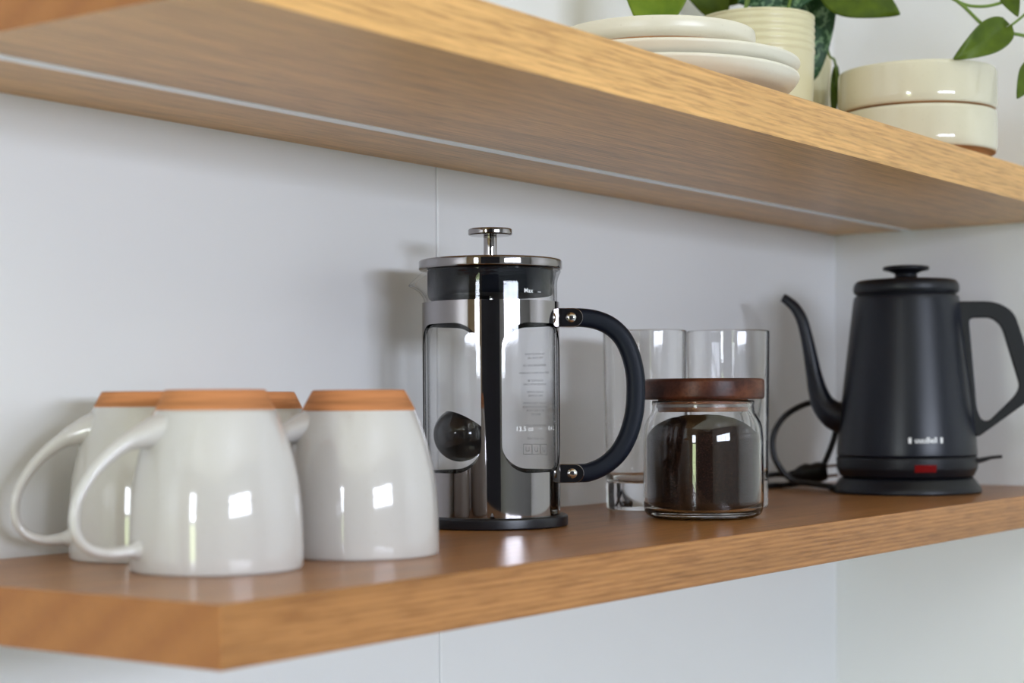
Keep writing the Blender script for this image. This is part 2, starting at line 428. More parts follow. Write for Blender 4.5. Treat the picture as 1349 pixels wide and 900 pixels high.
# ------------------------------------------------------------------ mugs standing upside down
def mug(loc, hz, band, label, hs=1.0):
    t = thing('coffee_mug', loc, 0, label, 'mug', 'upside-down cream mugs on the lower shelf')
    out = spline([(46.2, 1.2), (46.6, 6), (46.5, 16), (45.9, 31), (44.4, 46), (41.4, 60.5), (37.4, 73.5), (32.5, 85.6), (29.6, 91)], 5)
    k = [(p.x, p.y) for p in out if p.y <= band]
    inn = [(27.5, 89), (35, 72), (39.4, 58), (42.2, 42), (43.4, 20), (43.6, 1.2)]
    prof = [(0, 90.2), (25, 90.2)] + inn + [(44.2, 0.2), (45.4, 0.2)] + k + [(k[-1][0]-0.9, band+0.3), (24, band+0.3), (0, band+0.3)]
    link('body', lathe(prof, 96), M['glaze'], t, angle=50)
    r0 = k[-1][0]-0.35; zt = 96.6
    prof = rounded([(0, band-1), (r0, band-1), (r0+0.05, band), (27.4, zt-0.8), (26.6, zt), (23.6, zt), (22.8, zt-2.4), (0, zt-2.4)], 0.6, 3)
    tag(link('unglazed_base', lathe(prof, 96), M['terra'], t, angle=50), 'terracotta coloured unglazed base')
    pth = spline([(32, 0, 74.5), (38, 0, 73.4), (50*hs, 0, 68.8), (63.5*hs, 0, 58.2), (73.4*hs, 0, 45), (77.4*hs, 0, 33.4), (76.6*hs, 0, 22.5), (70.5*hs, 0, 15), (60.5*hs, 0, 11.8), (50, 0, 12.3), (44.0, 0, 12.8)], 6)
    n = len(pth); rad = lerp([10.5, 8.0, 4.4, 3.2, 2.8, 2.7, 2.7, 2.7, 2.9, 3.6, 7.0], n)
    h = link('handle', tube(pth, rad, 20, side=(0, 1, 0), aspect=1.25), M['glaze'], t, angle=60); h.rotation_euler.z = hz
    return t
mug((0.6730, 0.6791, Z0), radians(163), 85.6, 'cream mug in front of the others, at the shelf corner, whole front in view', 1.045)
mug((0.7824, 0.6717, Z0), radians(150), 85.3, 'cream mug standing directly beside the glass coffee press')
mug((0.7066, 0.7672, Z0), radians(147), 88.0, 'cream mug by the wall with its whole handle shown, handle nearest the shelf end', 0.985)
mug((0.8085, 0.7835, Z0), radians(150), 86.0, 'cream mug mostly hidden, only an orange base corner showing between two nearer mugs')

# ------------------------------------------------------------------ french press; local +X is the handle, -Y faces the front
press = thing('french_press', (1.0176, 0.7479, Z0), radians(306.3), 'glass coffee press in a dark chrome frame with black handle', 'coffee press')
link('base_plate', lathe(rounded([(0, 0.2), (54, 0.2), (54.8, 1.0), (54.8, 7.2), (53.6, 8.3), (0, 8.3)], 0.8), 128), M['black'], press)

def wrap_frame():
    """dark chrome sleeve of radius 49.5 with four rounded window openings"""
    Ro, Ri, z0, z1 = 49.5, 48.7, 8.3, 160.6
    zb, zt, ha, hr = 39.5, 144.6, radians(36.6), 20.0     # window bottom, top, half angle, corner size
    N_ = 192; cz = (zb+zt)/2; verts, norms, faces = [], [], []
    def loop_inner():
        hw, hh = ha*Ro, (zt-zb)/2; pts = []
        segs = [((hw, -hh+hr), (hw, hh-hr)), None, ((hw-hr, hh), (-hw+hr, hh)), None, ((-hw, hh-hr), (-hw, -hh+hr)), None, ((-hw+hr, -hh), (hw-hr, -hh)), None]
        cen = [None, (hw-hr, hh-hr), None, (-hw+hr, hh-hr), None, (-hw+hr, -hh+hr), None, (hw-hr, -hh+hr)]
        for i in range(8):
            n = 24
            for k in range(n):
                t = k/n
                if segs[i]: a, b = segs[i]; pts.append((a[0]+(b[0]-a[0])*t, a[1]+(b[1]-a[1])*t))
                else:
                    a0 = (i-1)/2*pi/2; a = a0+t*pi/2; pts.append((cen[i][0]+hr*cos(a), cen[i][1]+hr*sin(a)))
        return pts
    inner = loop_inner()
    W, Hb, Ht = pi/4*Ro, cz-z0, z1-cz
    outer = []
    for (u, w) in inner:
        hw, hh = ha*Ro, (zt-zb)/2
        # push each point out to the panel border, sideways from the sides, up or down from the ends, corners from corners
        du = 1 if u > hw-1e-6 else (-1 if u < -hw+1e-6 else None)
        dw = 1 if w > hh-1e-6 else (-1 if w < -hh+1e-6 else None)
        if du: outer.append((du*W, w))
        elif dw: outer.append((u, dw*(Ht if dw > 0 else Hb)))
        else:
            sx, sy = math.copysign(1, u), math.copysign(1, w)
            ax, ay = abs(u)-(hw-hr), abs(w)-(hh-hr); a = math.atan2(ay, ax)
            lw = W-(hw-hr); lh = (Ht if sy > 0 else Hb)-(hh-hr)
            if math.tan(a) * lw <= lh: outer.append((sx*W, sy*(hh-hr+math.tan(a)*lw)))
            else: outer.append((sx*(hw-hr+lh/math.tan(a)), sy*(Ht if sy > 0 else Hb)))
    K = 8
    def put(u, w, c0, R_, sgn):
        a = c0+u/Ro; verts.append((R_*cos(a)*MM, R_*sin(a)*MM, (cz+w)*MM)); norms.append((cos(a)*sgn, sin(a)*sgn, 0)); return len(verts)-1
    for q in range(4):
        c0 = pi/4+q*pi/2
        for R_, sgn in ((Ro, 1), (Ri, -1)):
            grid = []
            for k in range(K+1):
                t = k/K; grid.append([put(i_[0]+(o_[0]-i_[0])*t, i_[1]+(o_[1]-i_[1])*t, c0, R_, sgn) for i_, o_ in zip(inner, outer)])
            n = len(inner)
            for k in range(K):
                for i in range(n):
                    j = (i+1) % n; f = (grid[k][i], grid[k+1][i], grid[k+1][j], grid[k][j]); faces.append(f if sgn > 0 else f[::-1])
        n = len(inner); A, B = [], []
        for i in range(n):
            p0, p1 = inner[i-1], inner[(i+1) % n]; t = Vector((p1[0]-p0[0], p1[1]-p0[1])).normalized(); nn = (-t.y, t.x)
            a = c0+inner[i][0]/Ro; nrm = (-sin(a)*nn[0], cos(a)*nn[0], nn[1])
            for R_, L_ in ((Ro, A), (Ri, B)):
                verts.append((R_*cos(a)*MM, R_*sin(a)*MM, (cz+inner[i][1])*MM)); norms.append(nrm); L_.append(len(verts)-1)
        for i in range(n):
            j = (i+1) % n; faces.append((A[i], B[i], B[j], A[j]))
    for z, s in ((z0, -1), (z1, 1)):                       # top and bottom rims
        A, B = [], []
        for i in range(192):
            a = 2*pi*i/192
            for R_, L_ in ((Ro, A), (Ri, B)): verts.append((R_*cos(a)*MM, R_*sin(a)*MM, z*MM)); norms.append((0, 0, s)); L_.append(len(verts)-1)
        for i in range(192):
            j = (i+1) % 192; f = (A[i], A[j], B[j], B[i]); faces.append(f if s < 0 else f[::-1])
    me = bpy.data.meshes.new('frame'); me.from_pydata(verts, [], faces); me.update()
    me.shade_smooth(); me.normals_split_custom_set_from_vertices(norms)
    return me
link_me('frame', wrap_frame(), M['nickel'], press, smooth=False)

def spout(a, r, z):
    d = abs((a-pi+pi) % (2*pi)-pi); w = max(0.0, cos(min(d/radians(27), 1)*pi/2))**1.3; s = min(max((z-162)/22, 0), 1)
    return r+9.0*w*s**1.6, z-10.5*w*s
gi = [(48.6, 184), (47.6, 182.4), (46.9, 180), (46.3, 177)] + [(46.1, z) for z in (174.5, 172, 169, 166, 163, 160, 150, 110, 60)] + [(46.1, 15), (43, 11.6), (0, 11.4)]
go = [(0, 9.0), (45, 9.0), (47.6, 12), (48.0, 16)] + [(48.0, z) for z in (60, 110, 150, 160, 163, 166, 169, 172, 174.5)] + [(48.4, 177), (49.4, 180), (50.6, 182.4), (50.4, 183.7)]
bk = link('glass_beaker', lathe([(0.01, 11.4)]+gi[::-1][1:]+[(50.0, 184.0)]+go[::-1][0:-1]+[(0.01, 9.0)], 160, spout), M['beaker'], press, angle=180)
link('lid', lathe(rounded([(0, 184.1), (50.9, 184.1), (51.7, 184.9), (51.7, 190.2), (50.9, 191.1), (30, 191.6), (0, 191.8)], 0.6), 160), M['nickel'], press)
def plug_fn(a, r, z):
    d = abs((a-radians(205)+pi) % (2*pi)-pi); w = max(0.0, cos(min(d/radians(30), 1)*pi/2))
    return r, (z-5.0*w if z < 175 else z)
link('lid_plug', lathe(rounded([(0.01, 184), (45.4, 184), (45.5, 167.6), (43.8, 165.6), (0.01, 165.6)], 1.2), 128, plug_fn), M['plug'], press)
kn = link('plunger_knob', lathe(rounded([(0, 209.2), (15.2, 209.2), (15.9, 209.9), (15.9, 213.2), (15.2, 213.9), (0, 214.2)], 0.5), 96), M['nickel'], press)
link('knob_stem', lathe(rounded([(0, 192), (4.2, 192), (4.8, 193.4), (4.8, 209.2), (0, 209.2)], 0.5), 64), M['nickel'], press)
link('stem_collar', lathe([(0, 191.5), (4.3, 191.5), (4.3, 193.2), (0, 193.2)], 48), M['black'], press)
link('plunger_rod', lathe([(0, 24), (1.8, 24), (1.8, 191.6), (0, 191.6)], 24), M['steel'], press)
link('filter_disc', lathe(rounded([(0, 20), (44.6, 20), (45.4, 22), (44.6, 24.5), (0, 25)], 0.8), 96), M['steel'], press)
hp = [(57, 149.6), (66, 149.6), (76.5, 147.8), (86.5, 143.2), (95, 134.8), (100.6, 123), (103.8, 109), (104.3, 95), (103, 80), (98.6, 64.5), (91.5, 52), (81.5, 43), (70.5, 38.2), (64, 37.5), (57, 37.5)]
pth = spline([(x, 0, z) for x, z in hp], 5)
link('handle', tube(pth, 6.75, 28, side=(0, 1, 0), aspect=1.15, power=3.0), M['grip'], press, angle=60)
for zc in (149.5, 37.6):
    bm = bmesh.new()
    outline = [(48.6, -6.7), (59.5, -6.7)] + [(59.5+6.7*sin(a), -6.7*cos(a)) for a in [pi*k/12 for k in range(1, 12)]] + [(59.5, 6.7), (48.6, 6.7)]
    F = [bm.verts.new((x*MM, -8.6*MM, (zc+z)*MM)) for x, z in outline]; G = [bm.verts.new((x*MM, 8.6*MM, (zc+z)*MM)) for x, z in outline]
    bm.faces.new(F); bm.faces.new(G[::-1])
    for i in range(len(F)): j = (i+1) % len(F); bm.faces.new((F[i], G[i], G[j], F[j]))
    br = link('handle_bracket', bm, M['nickel'], press, angle=35, bevel=0.0004)
    b = lathe(rounded([(0, 0), (3.6, 0), (3.6, 0.9), (2.2, 2.0), (0, 2.2)], 0.5), 32)
    bmesh.ops.rotate(b, verts=b.verts, cent=(0, 0, 0), matrix=Matrix.Rotation(pi/2, 3, 'X'))
    bmesh.ops.translate(b, verts=b.verts, vec=(57.6*MM, -8.5*MM, zc*MM))
    tag(link('rivet', b, M['steel'], br), 'bright steel rivet')

def on_front(a0, R_, zc):          # lettering on the outside of the beaker, read from outside
    return lambda x, y: (R_*cos(a0+x/R_)*MM, R_*sin(a0+x/R_)*MM, (zc+y)*MM)
A = radians
def mark(*items):
    bm = bmesh.new()
    for it in items: it(bm)
    tag(link('fill_mark', bm, M['print_white'], bk, smooth=False), 'white lettering and fill line')
g = on_front(A(-90+33.5), 48.12, 166.8); h_ = on_front(A(-90+45.5), 48.12, 166.2)
mark(lambda bm: add_text(bm, 'Max', 4.2, g, bold=0.09, spacing=1.08), lambda bm: add_rect(bm, -1.6, 1.6, -0.2, 0.2, h_))
g1 = on_front(A(-90+29.0), 48.12, 70.2); g2 = on_front(A(-90+46.0), 48.12, 70.2); g3 = on_front(A(-90+62.0), 48.12, 70.4)
mark(lambda bm: add_text(bm, '13.5 oz', 4.5, g1, bold=0.09, spacing=1.08), lambda bm: add_rect(bm, -2.6, 1.8, -0.2, 0.2, g2), lambda bm: add_text(bm, '0.4 L', 4.3, g3, bold=0.09, spacing=1.08))
bm = bmesh.new()                   # notice printed on the far side of the beaker, so mirrored from the front
rows = [(124.6, 'USE INSTRUCTIONS'), (121.8, 'FOR YOUR USE'), (116.2, 'DISHWASHER SAFE USE'), (110.6, 'KEEP AWAY FROM CHILDREN'), (104.9, 'GLASS MUST BE'), (102.2, 'HANDLED WITH CARE'),
        (96.4, 'COARSE COFFEE'), (93.7, 'ONLY COFFEE'), (88.2, 'DO NOT PUSH DOWN'), (85.4, 'WITH EXCESSIVE FORCE'), (82.6, 'LET IT REST FOUR'), (79.8, 'MINUTES'), (71.6, 'BOROSILICATE GLASS'), (61.8, 'HEAT RESISTANT')]
for z, s in rows: add_text(bm, s, 2.25, on_front(A(46.5), 48.12, z))
f = on_front(A(46.5), 48.12, 54)
for i in range(3):
    x = -12+i*8.2
    for r_ in ((x, x+7.6, 3.6, 4.0), (x, x+7.6, -4.0, -3.6), (x, x+0.4, -4, 4), (x+7.2, x+7.6, -4, 4)): add_rect(bm, *r_, f)
    add_rect(bm, x+2.2, x+5.4, -1.6, -1.2, f); add_rect(bm, x+2.2, x+2.6, -1.6, 1.8, f); add_rect(bm, x+5.0, x+5.4, -1.6, 1.8, f)
tag(link('printed_notice', bm, M['print_grey'], bk, smooth=False), 'grey mirrored small print')

# black coffee scoop lying inside the beaker: local frame of the press
scoop = thing('coffee_scoop', (0, 0, 0), 0, 'black rounded coffee scoop lying inside the glass press', 'scoop')
prs = Matrix.Translation((1.0176, 0.7479, Z0)) @ Matrix.Rotation(radians(306.3), 4, 'Z')
scoop.matrix_world = prs @ Matrix.Translation((-22.5*MM, 0, 66*MM))
pr = []
for k in range(20): a = -pi/2+(pi/2+radians(27))*k/19; pr.append((19.6*cos(a), 19.6*sin(a)))
pr2 = [(r*0.91, z*0.91+0.6) for r, z in pr[::-1]]; pr[0] = (0, pr[0][1]); pr2[-1] = (0, pr2[-1][1])
b = lathe(pr+pr2, 64); bmesh.ops.rotate(b, verts=b.verts, cent=(0, 0, 0), matrix=Matrix.Rotation(radians(29), 3, 'Y') @ Matrix.Rotation(radians(-16), 3, 'X'))
link('bowl', b, M['scoop'], scoop, angle=50)
link('handle', tube(spline([(13, 7, -10), (19, 9, -16), (22.5, 10, -26), (22.8, 10, -41)], 6), 2.6, 14, side=(0, 1, 0), aspect=1.5), M['scoop'], scoop)

# ------------------------------------------------------------------ coffee jar
jar = thing('storage_jar', (1.1694, 0.6593, Z0), radians(20), 'glass storage jar of ground coffee with round walnut lid', 'jar')
jo = rounded([(0, 0.3), (39, 0.3, 6), (44.6, 3.5, 6), (45.7, 11, 6), (45.7, 61, 8), (44.4, 72, 8), (39.6, 80, 4), (38.4, 84.5, 3), (39.2, 88.6, 1.2), (37.6, 89.6, 1), (36.2, 88.4)], 3, 5)
ji = rounded([(36.2, 88.4), (36.0, 84, 3), (37.6, 79, 4), (41.8, 71.5, 6), (43.2, 61, 8), (43.2, 11, 5), (40, 6, 5), (0, 5.2)], 3, 5)
link('glass_body', lathe(jo+ji[1:], 128), M['glass'], jar, angle=180)
link('lid', lathe(rounded([(0, 90.2), (45.6, 90.2, 1.5), (46.6, 92, 1.5), (46.6, 104, 2), (45, 105.9, 1.5), (0, 105.9)], 1.4), 128), M['walnut'], jar)
link('lid_plug', lathe(rounded([(0, 80.5), (33.6, 80.5), (34.2, 82), (34.2, 90.2), (0, 90.2)], 0.8), 96), M['plug_wood'], jar)
link('seal_ring', lathe(rounded([(34.2, 84.6), (35.4, 84.2), (35.8, 85.4), (35.4, 86.8), (34.2, 86.6)], 0.4), 96), M['silicone'], jar)
def lump(a, r, z): return r, z+(1.2*sin(3*a+0.6)+0.7*sin(7*a))*(1 if z > 50 else 0)*min(r/30, 1)*(0.5 if r > 40 else 1)
cof = lathe(rounded([(0.01, 5.9), (39.4, 6.4, 3), (42.9, 11.5, 3), (42.95, 60, 0.6), (42.0, 63.5, 2), (36, 69.5, 4), (24, 74.6, 4), (10, 76.8, 4), (0.01, 77)], 2, 4), 96, lump)
tag(tag(link('ground_coffee', cof, M['coffee'], None, angle=180), 'dark brown ground coffee heaped inside the walnut-lidded jar', 'coffee'), kind='stuff').location = (1.1694, 0.6593, Z0)

# ------------------------------------------------------------------ tumblers
def tumbler(loc, label):
    prof = rounded([(0, 0.3), (31.6, 0.3, 1.2), (32.6, 1.6, 1.2), (34.6, 146, 0.6), (34.2, 147.4, 0.6), (33.2, 147.2, 0.5), (31.2, 30, 8), (28, 22.5, 6), (0, 22)], 0.6, 4)
    t = link('drinking_glass', lathe(prof, 96), M['glass'], None, loc, angle=180)
    return tag(t, label, 'glass', 'tall tumblers behind the jar')
tumbler((1.2401, 0.7536, Z0), 'tall clear tumbler half hidden behind the coffee press handle')
tumbler((1.2950, 0.7060, Z0), 'tall clear tumbler directly behind the coffee jar, beside the kettle cord')

# ------------------------------------------------------------------ gooseneck kettle; local +X is the handle, -Y faces the front
KL = (1.5853, 0.6709, Z0); KR = radians(292.94)
base = thing('kettle_base', KL, KR, 'round black power base with cord, under the gooseneck kettle', 'kettle base')
link('base_plate', lathe(rounded([(0, 0.3), (69, 0.3), (70, 1.4), (69.4, 5), (63.2, 13.8), (61.5, 15), (0, 15)], 1.5), 128), M['kettle_plastic'], base)
ket = thing('gooseneck_kettle', (KL[0], KL[1], Z0+0.0152), KR, 'matt black gooseneck electric kettle standing on its power base', 'kettle')
K0 = 15.2
def kz(p): return [(r, z-K0, *rest) for r, z, *rest in p]
link('lower_band', lathe(rounded(kz([(0, 15.4), (60, 15.4), (62.8, 16.5), (66.2, 24), (66.6, 33.6), (65.6, 35), (0, 35)]), 1.2), 128), M['kettle_plastic'], ket)
link('body', lathe(rounded(kz([(0, 35.2), (64.6, 35.2), (66.0, 36.6), (65.4, 48, 8), (62.8, 75, 14), (58.9, 108, 14), (54.4, 145, 14), (49.9, 184, 2), (49.0, 188, 1), (46, 188.6), (0, 188.6)]), 2), 128), M['kettle'], ket, angle=40)
lid = link('lid', lathe(rounded(kz([(0, 188.6), (46.4, 188.6), (46.6, 190.2), (48.6, 190.6), (49.8, 193), (49.8, 198.5, 3), (46.8, 203, 3), (30, 204.4), (0, 204.6)]), 1.2), 128), M['kettle_plastic'], ket)
link('lid_knob', lathe(rounded(kz([(0, 204), (15, 204.4, 3), (10.2, 207, 3), (10.6, 210, 2), (16, 212.2, 2), (21.4, 213.2), (21.9, 214.4), (21.6, 216.4), (19, 217), (0, 217)]), 0.8), 64), M['kettle_plastic'], lid)
sp = [(-50, 0, 71), (-57, 0, 71.5), (-69, 0, 75.5), (-78.6, 0, 85), (-84, 0, 99), (-87.6, 0, 115), (-91.4, 0, 136), (-94.6, 0, 152), (-98.6, 0, 167), (-104.6, 0, 178.4), (-111.5, 0, 185.4), (-117, 0, 189.5)]
pth = [Vector((p[0], p[1], p[2]-K0)) for p in spline(sp, 6)]; n = len(pth)
bm = tube(pth, lerp([18, 17, 14.2, 11.4, 9.2, 7.6, 6.5, 5.9, 5.6, 5.2, 4.6, 3.9], n), 32, side=(0, 1, 0), cap=False)
bm.verts.ensure_lookup_table()
for v in bm.verts[-32:]:           # slanted pouring lip
    v.co.z += (v.co.x*1000+117)*0.35*MM
ip = pth[-14:]; tube(ip, lerp([2.8, 2.9], len(ip)), 32, side=(0, 1, 0), bm=bm, cap=False)
link('spout', bm, M['kettle'], ket, angle=60)

def ring_prism(outer, inner, hw, name, material, parent, bevel):
    def resample(loop, n):
        P = [Vector(p) for p in loop]; L_ = [0]
        for i in range(len(P)): L_.append(L_[-1]+(P[(i+1) % len(P)]-P[i]).length)
        out = []
        for k in range(n):
            s = L_[-1]*k/n; i = max(j for j in range(len(P)) if L_[j] <= s+1e-9); t = (s-L_[i])/(L_[i+1]-L_[i])
            out.append(P[i].lerp(P[(i+1) % len(P)], t))
        return out
    def smooth(loop, rad):
        out = []; n = len(loop)
        for i in range(n):
            a, p, b = Vector(loop[i-1][:2]), Vector(loop[i][:2]), Vector(loop[(i+1) % n][:2]); r_ = loop[i][2] if len(loop[i]) > 2 else rad
            d = min(r_, (a-p).length*0.48, (b-p).length*0.48); s, e = p+(a-p).normalized()*d, p+(b-p).normalized()*d
            for k in range(7): t = k/6; out.append(s*(1-t)**2+p*2*t*(1-t)+e*t*t)
        return out
    n = 120; O, I = resample(smooth(outer, 6), n), resample(smooth(inner, 6), n)
    # start both loops at matching places
    cen = sum(I, Vector((0, 0)))/n
    def start(loop): return min(range(n), key=lambda i: abs(math.atan2(loop[i].y-cen.y, loop[i].x-cen.x)-0.7))
    so, si = start(O), start(I); O = O[so:]+O[:so]; I = I[si:]+I[:si]
    bm = bmesh.new(); V = {}
    for nm, loop in (('o', O), ('i', I)):
        for s in (-1, 1): V[nm, s] = [bm.verts.new((p.x*MM, s*hw*MM, p.y*MM)) for p in loop]
    for i in range(n):
        j = (i+1) % n
        for s in (-1, 1): bm.faces.new((V['o', s][i], V['o', s][j], V['i', s][j], V['i', s][i]))
        for nm in 'oi': bm.faces.new((V[nm, -1][i], V[nm, -1][j], V[nm, 1][j], V[nm, 1][i]))
    return link(name, bm, material, parent, angle=50, bevel=bevel, bseg=4)
ring_prism([(x, z-K0, r) for x, z, r in ((47, 182, 2), (82, 181.5, 16), (99, 172, 14), (110, 138, 20), (118.5, 98, 10), (112, 87, 8), (66, 53, 4), (60, 56, 2))],
           [(x, z-K0, r) for x, z, r in ((58, 166.5, 5), (79, 166.5, 7), (88, 158, 10), (104.6, 101, 8), (100, 92, 6), (76, 68, 5), (69, 69.5, 5), (65, 80, 8))], 9.5, 'handle', M['kettle_plastic'], ket, 0.0035)
bm = bmesh.new(); tube([(63, -2, 30-K0), (70, -2, 31.5-K0), (78, -2, 33.6-K0), (88, -2, 34.6-K0)], [2.6, 2.4, 1.6, 1.5], 14, side=(0, 1, 0), aspect=4.5, power=3, bm=bm)
link('switch_lever', bm, M['kettle_plastic'], ket)
def on_body(a0, R0, R1, zc):
    return lambda x, y: ((R0+(R1-R0)*(y+3)/6)*cos(a0+x/R0)*MM, (R0+(R1-R0)*(y+3)/6)*sin(a0+x/R0)*MM, (zc+y-K0)*MM)
bm = bmesh.new(); f = on_body(A(-90+15.8), 65.35, 64.85, 51.2)
add_text(bm, 'uuuBell', 7.2, f, bold=0.15); add_rect(bm, -16.4, -13.6, -2.6, 2.8, f); add_rect(bm, 13.8, 16.4, -2.6, 2.8, f)
tag(link('lettering', bm, M['print_white'], ket, smooth=False), 'small white lettering')
bm = bmesh.new(); f = on_body(A(-90+15.0), 65.9, 66.6, 25.2); add_rect(bm, -10, 10, -3.4, 3.4, f)
r_ = bmesh.ops.extrude_face_region(bm, geom=bm.faces[:]); bmesh.ops.translate(bm, verts=[g for g in r_['geom'] if isinstance(g, bmesh.types.BMVert)], vec=(0.6*sin(A(15))*MM, -0.6*MM, 0))
tag(link('indicator_light', bm, M['red'], ket, smooth=False), 'red indicator window')

# cord in the base's frame is awkward, so it is laid out in the world and carried over
inv = (Matrix.Translation(KL) @ Matrix.Rotation(KR, 4, 'Z')).inverted()
def W(p): return inv @ Vector(p)
def px(x, y, d):                   # a point seen along this direction from (0,0,eye), d metres deep
    r = fwd + right*((x-674.5)/2305.25) + up*(-(y-568.18)/2305.25); return Vector((0, 0, Z0+0.08775)) + r*d
cp = [(1.5500, 0.7330, Z0+0.0042)] + [tuple(px(*q)) for q in ((1100, 642, 1.735), (1066, 637, 1.745), (1047, 634, 1.75), (1031, 621, 1.75), (1019, 598, 1.75), (1020, 570, 1.75), (1038, 545, 1.75), (1070, 530.5, 1.755), (1094, 540, 1.76), (1101, 565, 1.765), (1093, 594, 1.77), (1080, 620, 1.775), (1062, 634, 1.78), (1036, 639, 1.77), (1011, 641, 1.765))] + [(1.390, 0.790, Z0+0.0036), (1.380, 0.806, Z0+0.0036), (1.398, 0.812, Z0+0.005)] + [tuple(px(*q)) for q in ((1012, 626, 1.77), (1040, 627, 1.775))]
cpts = [W((p[0], p[1], max(p[2], Z0+0.0032))) for p in spline(cp, 8)]
cpts = [Vector(p) for p in cpts]
cord = link('power_cord', tube([p*1000 for p in cpts], 3.0, 12), M['cord'], base, angle=180)
bm = bmesh.new(); a, b = W(px(1040, 626, 1.775)), W(px(1088, 621, 1.775))
seq = [a.lerp(b, t)*1000 for t in (0, 0.15, 0.3, 0.45, 0.6, 0.75, 0.9, 1.0)]
tube(seq, [4, 5, 8.5, 10.5, 9, 10.5, 10, 9], 18, bm=bm, power=2.6); pl = link('plug', bm, M['cord'], cord, angle=45)
for off in (-5, 5):
    d = (b-a).normalized(); s = Vector((0, 0, off*MM))
    tag(link('prong', tube([(b+s)*1000, (b+s+d*0.012)*1000], 1.6, 10), M['steel'], pl), 'metal prong')

# ------------------------------------------------------------------ upper shelf: plates
def plate(loc, label):
    t = thing('dinner_plate', loc, 0, label, 'plate', 'dinner plates stacked on the upper shelf')
    prof = rounded([(0, 2.2), (58, 2.2), (60, 0.2), (63, 0.2), (66, 3.2), (85, 5.4), (97, 10, 5), (102.6, 15, 5), (105.2, 19.6, 2), (104.6, 21.6, 1), (102.6, 21, 1), (98.6, 15.6, 5), (91.5, 11.6, 5), (80, 10.2), (0, 10.2)], 1.5, 4)
    link('body', lathe(prof, 128), M['glaze_p'], t, angle=60)
    return t
PX, PY = 1.1053, 0.6622
plate((PX, PY, ZU), 'wide cream dinner plate resting on the shelf, lowest of the stack')
plate((PX+0.001, PY, ZU+0.0102), 'wide cream dinner plate between the lowest plate and the small top dish')
t = thing('side_plate', (PX-0.001, PY-0.001, ZU+0.0210), 0, 'small deep cream plate on top of the two dinner plates', 'plate')
link('body', lathe(rounded([(0, 4), (40, 4), (62, 15.5), (68, 18.6, 3), (72.8, 22.5, 3), (73.3, 29, 2), (72.6, 32.4, 1), (70.6, 31.8, 1), (69.4, 25, 4), (62, 21), (0, 19)], 1.5), 128), M['glaze_p'], t, angle=60)
tag(link('unglazed_base', lathe(rounded([(0, 0.1), (44, 0.1), (46, 1), (69.0, 18.0), (67.5, 18.8), (38, 4.6), (0, 4.6)], 0.6), 96), M['terra_b'], t), 'terracotta coloured unglazed base')

def bowl(loc, label):
    t = thing('serving_bowl', loc, 0, label, 'bowl', 'cream bowls stacked on the upper shelf')
    link('body', lathe(rounded([(0, 4), (60, 4), (65.6, 6.2, 2), (69.4, 8.2, 2), (70.6, 14, 4), (70.3, 41, 2), (69.5, 43.5, 1), (67.4, 42.8, 1), (66.6, 18, 6), (60, 12, 6), (0, 10.5)], 1.5, 5), 128), M['glaze_b'], t, angle=60)
    tag(link('unglazed_base', lathe(rounded([(0, 0.2), (61, 0.2), (62.4, 1.2), (63.6, 4.4), (69.0, 7.2), (67, 7.8), (60, 4.6), (0, 4.6)], 0.6), 96), M['terra_b'], t), 'terracotta coloured unglazed base')
BX, BY = 1.5023, 0.6245
bowl((BX, BY, ZU), 'cream bowl standing on the upper shelf under another bowl')
bowl((BX, BY, ZU+0.0378), 'cream bowl stacked on top of the other bowl, below the trailing leaf')

# ------------------------------------------------------------------ planters and the trailing plant
pl1 = thing('potted_pothos', (1.4063, 0.7357, ZU), 0, 'trailing green pothos in a ribbed cream pot behind the plates', 'potted plant')
rib = [(0, 0.2), (44, 0.2), (46.5, 2), (49.6, 60), (50.6, 92)]
for k in range(5): z = 94+k*6.4; rib += [(50.7, z), (51.4, z+2.2), (51.4, z+3.4), (50.7, z+5.6)]
rib += [(51.6, 126.6), (51.2, 128), (48.4, 128), (47.8, 126), (47.2, 112), (0, 112)]
link('pot', lathe(rounded(rib, 0.9, 3), 128), M['pot'], pl1, angle=60)
link('soil', lathe([(0, 112.2), (47, 112.2), (46.5, 116), (20, 118), (0, 118.5)], 64), M['soil'], pl1, angle=180)
pl2 = thing('planter', (1.5312, 0.7620, ZU), 0, 'small plain cream planter behind the ribbed pot, draped by a leaf', 'planter')
link('pot', lathe(rounded([(0, 0.2), (31, 0.2), (33, 2), (36.4, 114), (36, 117), (33.8, 117), (33, 113), (32, 98), (0, 97)], 1.2), 96), M['pot'], pl2, angle=60)

